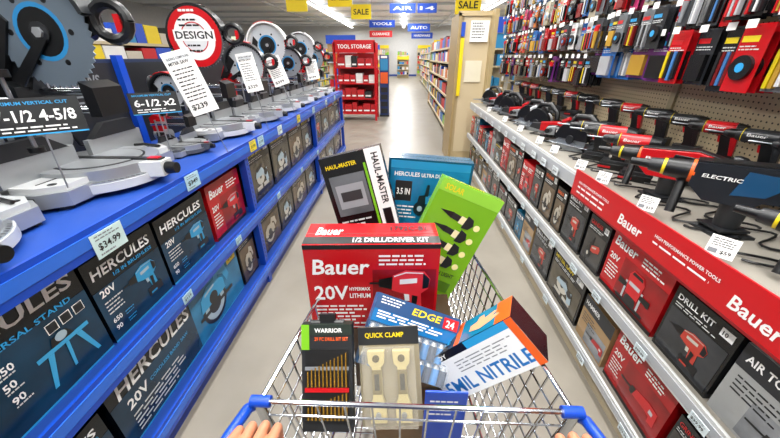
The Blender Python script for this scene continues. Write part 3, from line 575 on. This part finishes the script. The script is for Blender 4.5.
# ---------------- goods in cart ----------------
carton('storage_carton',.33,.42,.285,'4a3524',None,T(cx-.02,.98,.568))
def f_b(b,w,h):
    b.rect(mat('8c0b12',.3,kind='photo'),w*.5,h*.03,w*.48,h*.7,.0003)
    b.text(W,'Bauer',w*.05,h*.68,w*.42,h*.17,.0015,.12); b.rect(K,w*.0,h*.955,w,h*.045,.0005)
    b.text(W,'20V',w*.05,h*.38,w*.26,h*.17); b.text(W,'HYPERMAX',w*.32,h*.49,w*.16,h*.04); b.text(W,'LITHIUM',w*.32,h*.4,w*.16,h*.055); lines(b,W,w*.05,h*.29,w*.4,6,h*.045,h*.02)
    lines(b,W,w*.55,h*.87,w*.38,3,h*.045,h*.02)
    icon(b,'drill',w*.53,h*.06,w*.44,h*.72,C('d42a34','0a0a0c','dededf'),.002); b.rect(W,w*.03,h*.02,w*.94,h*.01,.001)
def t_b(b,w,d):
    b.text(W,'Bauer',w*.07,d*.42,w*.2,d*.36,.001,.1); b.rect(K,w*.0,d*.04,w,d*.3,.0006); b.text(W,'1/2 DRILL/DRIVER KIT',w*.36,d*.09,w*.56,d*.2,.001); b.text(K,'1792C-B1',w*.64,d*.6,w*.28,d*.22,.001)
carton('drill_box',.395,.13,.318,'b50f17',f_b,T(-.084,.838,.858)@RZ(3),t_b)
def f_h(b,w,h):
    b.rect(W,w*.74,0,w*.26,h,.0005); b.rect(K,w*.8,h*.06,w*.14,h*.44,.001)
    M0=b.M.copy(); b.M=M0@T(w*.83,h*.96,0)@RZ(-90); b.text(K,'HAUL-MASTER',0,0,h*.42,w*.11,.0015); b.M=M0
    b.text(YEL,'HAUL-MASTER',w*.08,h*.9,w*.5,h*.035); b.rect(mat('5c6064',.3,kind='photo'),w*.08,h*.5,w*.58,h*.34,.001); b.rect(mat('8c9094'),w*.14,h*.56,w*.46,h*.2,.0014); b.rect(mat('2a2c2e'),w*.2,h*.62,w*.34,h*.08,.0018); lines(b,LG,w*.08,h*.44,w*.55,5,h*.035,h*.014); b.rect(K2,w*.3,h*.1,w*.26,h*.12,.001)
    b.rect(GRN,w*.68,h*.2,w*.04,h*.7,.001)
carton('tie_down_box',.21,.05,.42,'0e0f11',f_h,T(-.072,1.0,.965)@RY(-14)@RX(-6))
def f_hb(b,w,h):
    b.rect(mat('14709c',.3,kind='photo'),w*.03,h*.03,w*.94,h*.94,.0004); b.rect(mat('1787b8'),w*.03,h*.9,w*.94,h*.08,.0006); b.text(W,'HERCULES',w*.08,h*.82,w*.3,h*.045)
    b.rect(K2,w*.1,h*.55,w*.2,h*.22,.0008); b.text(W,'3.5 IN',w*.12,h*.62,w*.16,h*.07,.0012); b.text(W,'ULTRA DUTY',w*.4,h*.82,w*.3,h*.04); icon(b,'grinder',w*.34,h*.35,w*.4,h*.4,C('2a93c4','10222c','9fb4bf'),.001); b.rect(mat('9fc4d4'),w*.8,h*.6,w*.12,h*.2,.001); lines(b,W,w*.1,h*.48,w*.3,4,h*.04,h*.015)
carton('grinder_box',.31,.09,.36,'0f4a66',f_hb,T(.085,1.16,.955)@RY(4)@RX(-3))
def f_g(b,w,h):
    b.rect(mat('8cc83a'),0,h*.9,w,h*.1,.0004); b.text(YEL,'SOLAR',w*.08,h*.92,w*.3,h*.05); M0=b.M.copy()
    for i in range(4):
        b.M=M0@T(w*.16,h*(.76-.13*i),0)@RZ(-8)
        b.poly(K,[(0,.0),(.05,.012),(.05,-.012)],.001); b.rect(K2,.05,-.011,.03,.022,.001); b.rect(mat('e8ddb0'),.08,-.014,.02,.028,.0012); b.poly(K2,[(.1,-.025),(.125,-.02),(.135,0),(.125,.02),(.1,.025)],.0014)
        b.disc(mat('f0e8a0'),.15,0,.012,.0012,12)
    b.M=M0; b.text(K,'SOLAR LED PATH LIGHT',w*.08,h*.2,w*.8,h*.04); b.rect(W,w*.1,h*.05,w*.3,h*.1,.001); b.rect(mat('4c7a10'),w*.5,h*.05,w*.4,h*.1,.001)
carton('solar_light_box',.225,.045,.42,'72ab1c',f_g,T(.08,.975,.872)@RY(23)@RX(-6),lambda b,w,d:b.text(YEL,'SOLAR LIGHT',w*.1,d*.3,w*.6,d*.4))
BP=T(.035,.655,.965)@RY(22)@RX(-42)@Matrix.Scale(1.25,4)
def f_e(b,w,h):
    b.rect(mat('0c3f70'),0,h*.45,w,h*.55,.0004); b.text(YEL,'EDGE',w*.42,h*.6,w*.34,h*.26,sh=.2); lines(b,W,w*.05,h*.88,w*.3,3,h*.1,h*.04); b.rect(RED,w*.8,h*.5,w*.18,h*.4,.0008); b.text(W,'24',w*.83,h*.56,h=h*.26,z=.001); lines(b,W,w*.05,h*.36,w*.9,3,h*.1,h*.05)
carton('battery_pack',.2,.035,.06,'1568a4',f_e,BP)
b=B(); b.box(mat('124d78'),-.1,.1,-.01,.022,-.09,-.0005)
for row in(0,1):
    for i in range(11):
        x=-.09+i*.018; z=-.088+row*.043; b.cyl(mat('1d78b8' if i%2 else '14243a',.25),(x,-.012,z),(x,-.012,z+.032),.0084,n=14); b.cyl(ALU,(x,-.012,z+.032),(x,-.012,z+.04),.008,.004,n=14)
b.box(mat('dfe8ee',.08,0,0,.1),-.099,.099,-.023,-.0215,-.088,-.002)
b.build('battery_tray',BP)
# drill bit case
b=B(); b.box(K2,-.064,.064,-.014,.014,0,.26); b.box(mat('1a261e'),-.064,.064,-.016,.016,.235,.262); b.box(GRN,-.064,-.044,-.0165,-.015,.2,.262)
b.box(mat('08090a'),-.055,.055,-.0155,-.0135,.02,.2); b.box(G,-.055,.055,-.0175,-.0145,.15,.158)
for i in range(11):
    x=-.048+i*.0096; L=.05+.006*i; 
    b.cyl(mat('c89a3c',.25,.8),(x,-.018,.11),(x,-.018,.11+L*.75),.0028,.002,n=8); b.cyl(mat('c89a3c',.25,.8),(x,-.018,.03),(x,-.018,.03+L*.6),.0035,.0025,n=8)
b.box(RED,-.055,.055,-.021,-.015,.098,.107); b.box(K,-.055,.055,-.021,-.015,.022,.03)
b.M=Matrix(((1,0,0,-.04),(0,0,-1,-.0165),(0,1,0,0),(0,0,0,1))); b.text(W,'WARRIOR',.01,.242,.07,.011,.001); b.text(ORG,'29 PC DRILL BIT SET',.01,.222,.085,.009,.001); b.M=Matrix.Identity(4)
for k in(-1,1): b.cyl(K,(k*.03-.012,0,.262),(k*.03+.012,0,.262),.008)
b.box(K,-.02,.02,-.006,.006,.26,.285)
b.build('drill_bit_case',T(-.17,.475,.815)@RY(-3)@RX(-30),bevel=.002)
# clear blister pack with clamps
b=B(); b.box(mat('8c836c',.3),-.078,.078,-.002,.002,0,.25); b.box(K2,-.078,.078,-.004,-.001,.205,.25)
b.box(mat('ddd6c4',.12,0,0,.18),-.066,.066,-.036,-.003,.012,.2)
for k in(-1,1):
    X=k*.032
    b.prism(mat('c4b682',.35),[(X-.022,.195),(X+.022,.195),(X+.02,.165),(X+.011,.155),(X+.012,.08),(X+.02,.06),(X+.02,.02),(X-.02,.02),(X-.02,.06),(X-.012,.08),(X-.011,.155),(X-.02,.165)],'y',-.024,-.006)
    b.box(mat('6f6440'),X-.012,X+.012,-.0255,-.0235,.09,.15); b.cyl(mat('4a4228'),(X,-.028,.178),(X,-.022,.178),.009,n=14); b.cyl(STEEL,(X,-.03,.04),(X,-.022,.04),.007,n=12); b.box(K2,X-.006,X+.006,-.0262,-.025,.1,.14)
b.M=FRONT(.15,.009,0); b.text(YEL,'QUICK CLAMP',.015,.222,.1,.015,.002); b.M=Matrix.Identity(4)
b.build('clamp_blister_pack',T(-.01,.49,.81)@RY(-5)@RX(-30),bevel=.0015)
# glove box
def f_gl(b,w,h):
    b.rect(mat('e2e4e5'),w*.0,0,w,h*.84,.0004); b.text(mat('1668b0'),'5MIL NITRILE',w*.05,h*.1,w*.9,h*.3,.001); lines(b,G,w*.3,h*.7,w*.6,4,h*.07,h*.022,.001)
    b.text(W,'HARDY',w*.06,h*.87,w*.22,h*.09,.001); b.rect(SKY,w*.5,h*.84,w*.5,h*.16,.0008); b.rect(ORG,w*.93,0,w*.07,h,.0012)
def t_gl(b,w,d):
    b.rect(mat('0e6f94',.3,kind='photo'),w*.4,0,w*.6,d,.0004); b.rect(ORG,w*.84,d*.0,w*.16,d,.0006); b.rect(ORG,w*.4,0,w*.06,d,.0006); b.text(W,'HARDY',w*.04,d*.55,w*.32,d*.25,.001); b.text(SKY,'NITRILE',w*.05,d*.2,w*.3,d*.18,.001)
    b.poly(mat('d8a078'),[(w*.56,d*.3),(w*.68,d*.2),(w*.8,d*.3),(w*.88,d*.42),(w*.87,d*.5),(w*.8,d*.52),(w*.86,d*.66),(w*.82,d*.7),(w*.72,d*.6),(w*.7,d*.8),(w*.65,d*.78),(w*.63,d*.6),(w*.56,d*.55)],.001)
carton('glove_box',.30,.105,.135,'121316',f_gl,T(.272,.60,.893)@RY(-45)@RX(-22)@RZ(-8),t_gl)
carton('parts_carton',.26,.16,.22,'6b5030',None,T(.06,.64,.53))

# ---------------- hands ----------------
SK=mat('bd7c5c',.5,kind='skin')
def hand(M,mir):
    b=B()
    def S(p): return (p[0]*mir,p[1],p[2])
    def chain(pts,rs):
        for i in range(len(pts)-1): b.cyl(SK,S(pts[i]),S(pts[i+1]),rs[i],rs[i+1],n=16)
        for p,r in zip(pts,rs): b.sph(SK,S(p),r)
    F=[(.037,1.0),(.0125,1.08),(-.0125,1.02),(-.036,.84)]
    for x,l in F:
        mcp=(x,.006,.0345+ .009*(l-1))
        chain([(x*.45,-.08,.008),(x*.8,-.035,.0265),mcp],[.0165,.0145,.0120])
        chain([mcp,(x,.006+.033*l,.026*l-.001),(x*.98,.003+.034*l,-.008*l),(x*.94,.008,-.027)],[.0112,.0094,.0086,.0076])
    chain([(.02,-.066,.002),(.046,-.032,.0),(.056,.0,-.012),(.046,.02,-.028)],[.016,.0135,.0112,.009])
    chain([(-.028,-.055,.004),(-.034,-.01,.018)],[.016,.013])
    chain([(0,-.082,.006),(-.005,-.14,-.008),(-.02,-.24,-.03),(-.03,-.33,-.05)],[.025,.028,.037,.043])
    chain([(.012,-.082,.004),(.0,-.14,-.008)],[.021,.026]); chain([(-.012,-.082,.004),(-.01,-.14,-.008)],[.021,.026])
    o=b.build('hand',M)
    r=o.modifiers.new('r','REMESH'); r.mode='VOXEL'; r.voxel_size=.0022; r.use_smooth_shade=True
    s=o.modifiers.new('s','SMOOTH'); s.iterations=3; s.factor=.5
hand(T(cx-.30,HY,HZ),1); hand(T(cx+.305,HY,HZ),-1)

# ---------------- far store ----------------
FC=['b50f17','1d5fa8','1548b4','d8be14','d8d8d6','1a1b1d','3a3c40','c06818','78ac1a','a3855e','b8b0a0','2580b0','d8d8d6','b50f17']
def far_shelf(x0,x1,y0,y1,face,hgt=2.1,frame='b8aa8a',ends='b8aa8a'):
    b=B(); f=mat(frame); b.box(mat(ends),x0,x1,y0-.04,y0,0,hgt); b.box(mat(ends),x0,x1,y1,y1+.04,0,hgt); xm=(x0+x1)/2; b.box(f,xm-.02,xm+.02,y0,y1,0,hgt)
    for z in(.15,.5,.85,1.2,1.55,1.85):
        b.box(f,x0,x1,y0,y1,z-.04,z)
        y=y0+.02
        while y<y1-.3:
            w=R.uniform(.12,.4); h=R.uniform(.16,.28)
            xa,xb=(x0+.03,x0+.35) if face<0 else (x1-.35,x1-.03)
            b.box(mat(R.choice(FC)),xa,xb,y,min(y+w,y1-.01),z,z+h); y+=w+.02
    for z in(.3,.7,1.1,1.5,1.8):
        b.box(f,x0,x1,y0-.3,y0-.04,z-.03,z); x=x0+.03
        while x<x1-.15:
            w=R.uniform(.1,.2); b.box(mat(R.choice(FC)),x,min(x+w,x1-.02),y0-.28,y0-.05,z,z+R.uniform(.15,.26)); x+=w+.02
    b.box(mat(R.choice(('1548b4','d8be14'))),x0,x1,y0-.32,y0-.3,hgt-.05,hgt+.2)
    b.build('stocked_shelf_gondola',smooth=False)
far_shelf(1.0,2.0,7.2,13.5,-1); far_shelf(1.3,2.3,16,27,-1); far_shelf(-2.6,-1.6,12.5,20,1,frame='b8c0cc'); far_shelf(-2.4,-1.4,22,28,1)
far_shelf(-5.2,-4.2,3,14,1); far_shelf(4.2,5.2,-1,14,-1); far_shelf(-8.2,-7.2,2,16,1,2.4)
far_shelf(3.6,4.6,16,27,-1); far_shelf(-5.6,-4.6,16,27,1); far_shelf(-4.4,-1.3,32.9,33.6,1,2.4); far_shelf(1.3,4.4,32.9,33.6,-1,2.4)
far_shelf(-.5,.5,30.6,31.2,-1,1.5)
# red display rack
b=B()
for x in(-1.85,-.75):
    for y in(9.6,10.2): b.box(RED,x-.03,x+.03,y-.03,y+.03,0,2.0)
for z in(.2,.6,1.0,1.4): b.box(RED,-1.85,-.75,9.6,10.2,z-.03,z)
b.box(RED,-1.85,-.75,9.57,9.6,1.75,2.05); b.box(mat('7f0b12'),-1.85,-.75,10.18,10.2,.1,1.75)
for z in(.2,.6,1.0,1.4):
    x=-1.8
    while x<-.9:
        w=R.uniform(.12,.22); b.box(mat(R.choice(('b50f17','a81218','1a1b1d','d8d8d6','b50f17'))),x,x+w,9.64,10.0,z,z+R.uniform(.18,.3)); b.box(W,x+.02,x+w-.02,9.635,9.64,z+.05,z+.09); x+=w+.015
b.M=Matrix(((1,0,0,-1.85),(0,0,-1,9.568),(0,1,0,1.75),(0,0,0,1))); b.text(W,'TOOL STORAGE',.1,.1,.9,.1,.001)
b.build('tool_display_rack',smooth=False)
b=B(); b.box(mat('14306e'),-.68,-.42,10.3,10.7,.04,1.7); b.box(K2,-.7,-.4,10.28,10.72,0,.05); b.box(ORG,-.66,-.44,10.29,10.3,.95,1.25); b.box(mat('2580b0'),-.66,-.44,10.29,10.3,1.3,1.6); b.box(W,-.64,-.46,10.285,10.29,1.62,1.68)
for k in range(4): b.box(K2,-.65,-.45,10.285,10.3,.1+k*.2,.24+k*.2)
b.build('merchandise_tower',smooth=False)
def hang_sign(x,y,z,w,h,col,t,tc=None):
    b=B(); b.box(mat(col),-w/2,w/2,-.015,.015,0,h); 
    for k in(-.4,.4): b.cyl(STEEL,(k*w,0,h),(k*w,0,4.2-z),.006,n=6)
    b.M=Matrix(((1,0,0,-w/2),(0,0,-1,-.017),(0,1,0,0),(0,0,0,1))); b.text(tc or W,t,w*.12,h*.3,w*.76,h*.4,.001); b.build('aisle_sign',T(x,y,z),smooth=False)
hang_sign(-2.55,9,2.62,.5,.75,'e2c812','SALE',K); hang_sign(-1.85,11,2.95,.7,.5,'e2c812','SALE',K); hang_sign(-1.7,15,3.0,.8,.5,'e2c812','SALE',K)
hang_sign(-1.1,19,3.0,1.3,.32,'0f43b0','TOOLS'); hang_sign(-.05,14,3.1,.95,.3,'0f43b0','AIR'); hang_sign(.85,14,3.1,.7,.3,'0f43b0','14'); hang_sign(.9,22,3.0,1.3,.4,'0f43b0','AUTO'); hang_sign(2.0,12,2.85,.8,.5,'e2c812','SALE',K); hang_sign(-1.6,26,2.9,1.6,.4,'b50f17','CLEARANCE'); hang_sign(1.4,28,2.9,1.6,.4,'0f43b0','HARDWARE')

# ---------------- camera ----------------
cam=bpy.data.cameras.new('camera'); cam.lens=14.77; cam.sensor_width=36; cam.clip_start=.02; cam.clip_end=100
co=bpy.data.objects.new('camera',cam); sc.collection.objects.link(co); co.location=(0,0,1.65)
co.rotation_euler=(math.radians(90-26.85),0,math.radians(2.1)); sc.camera=co
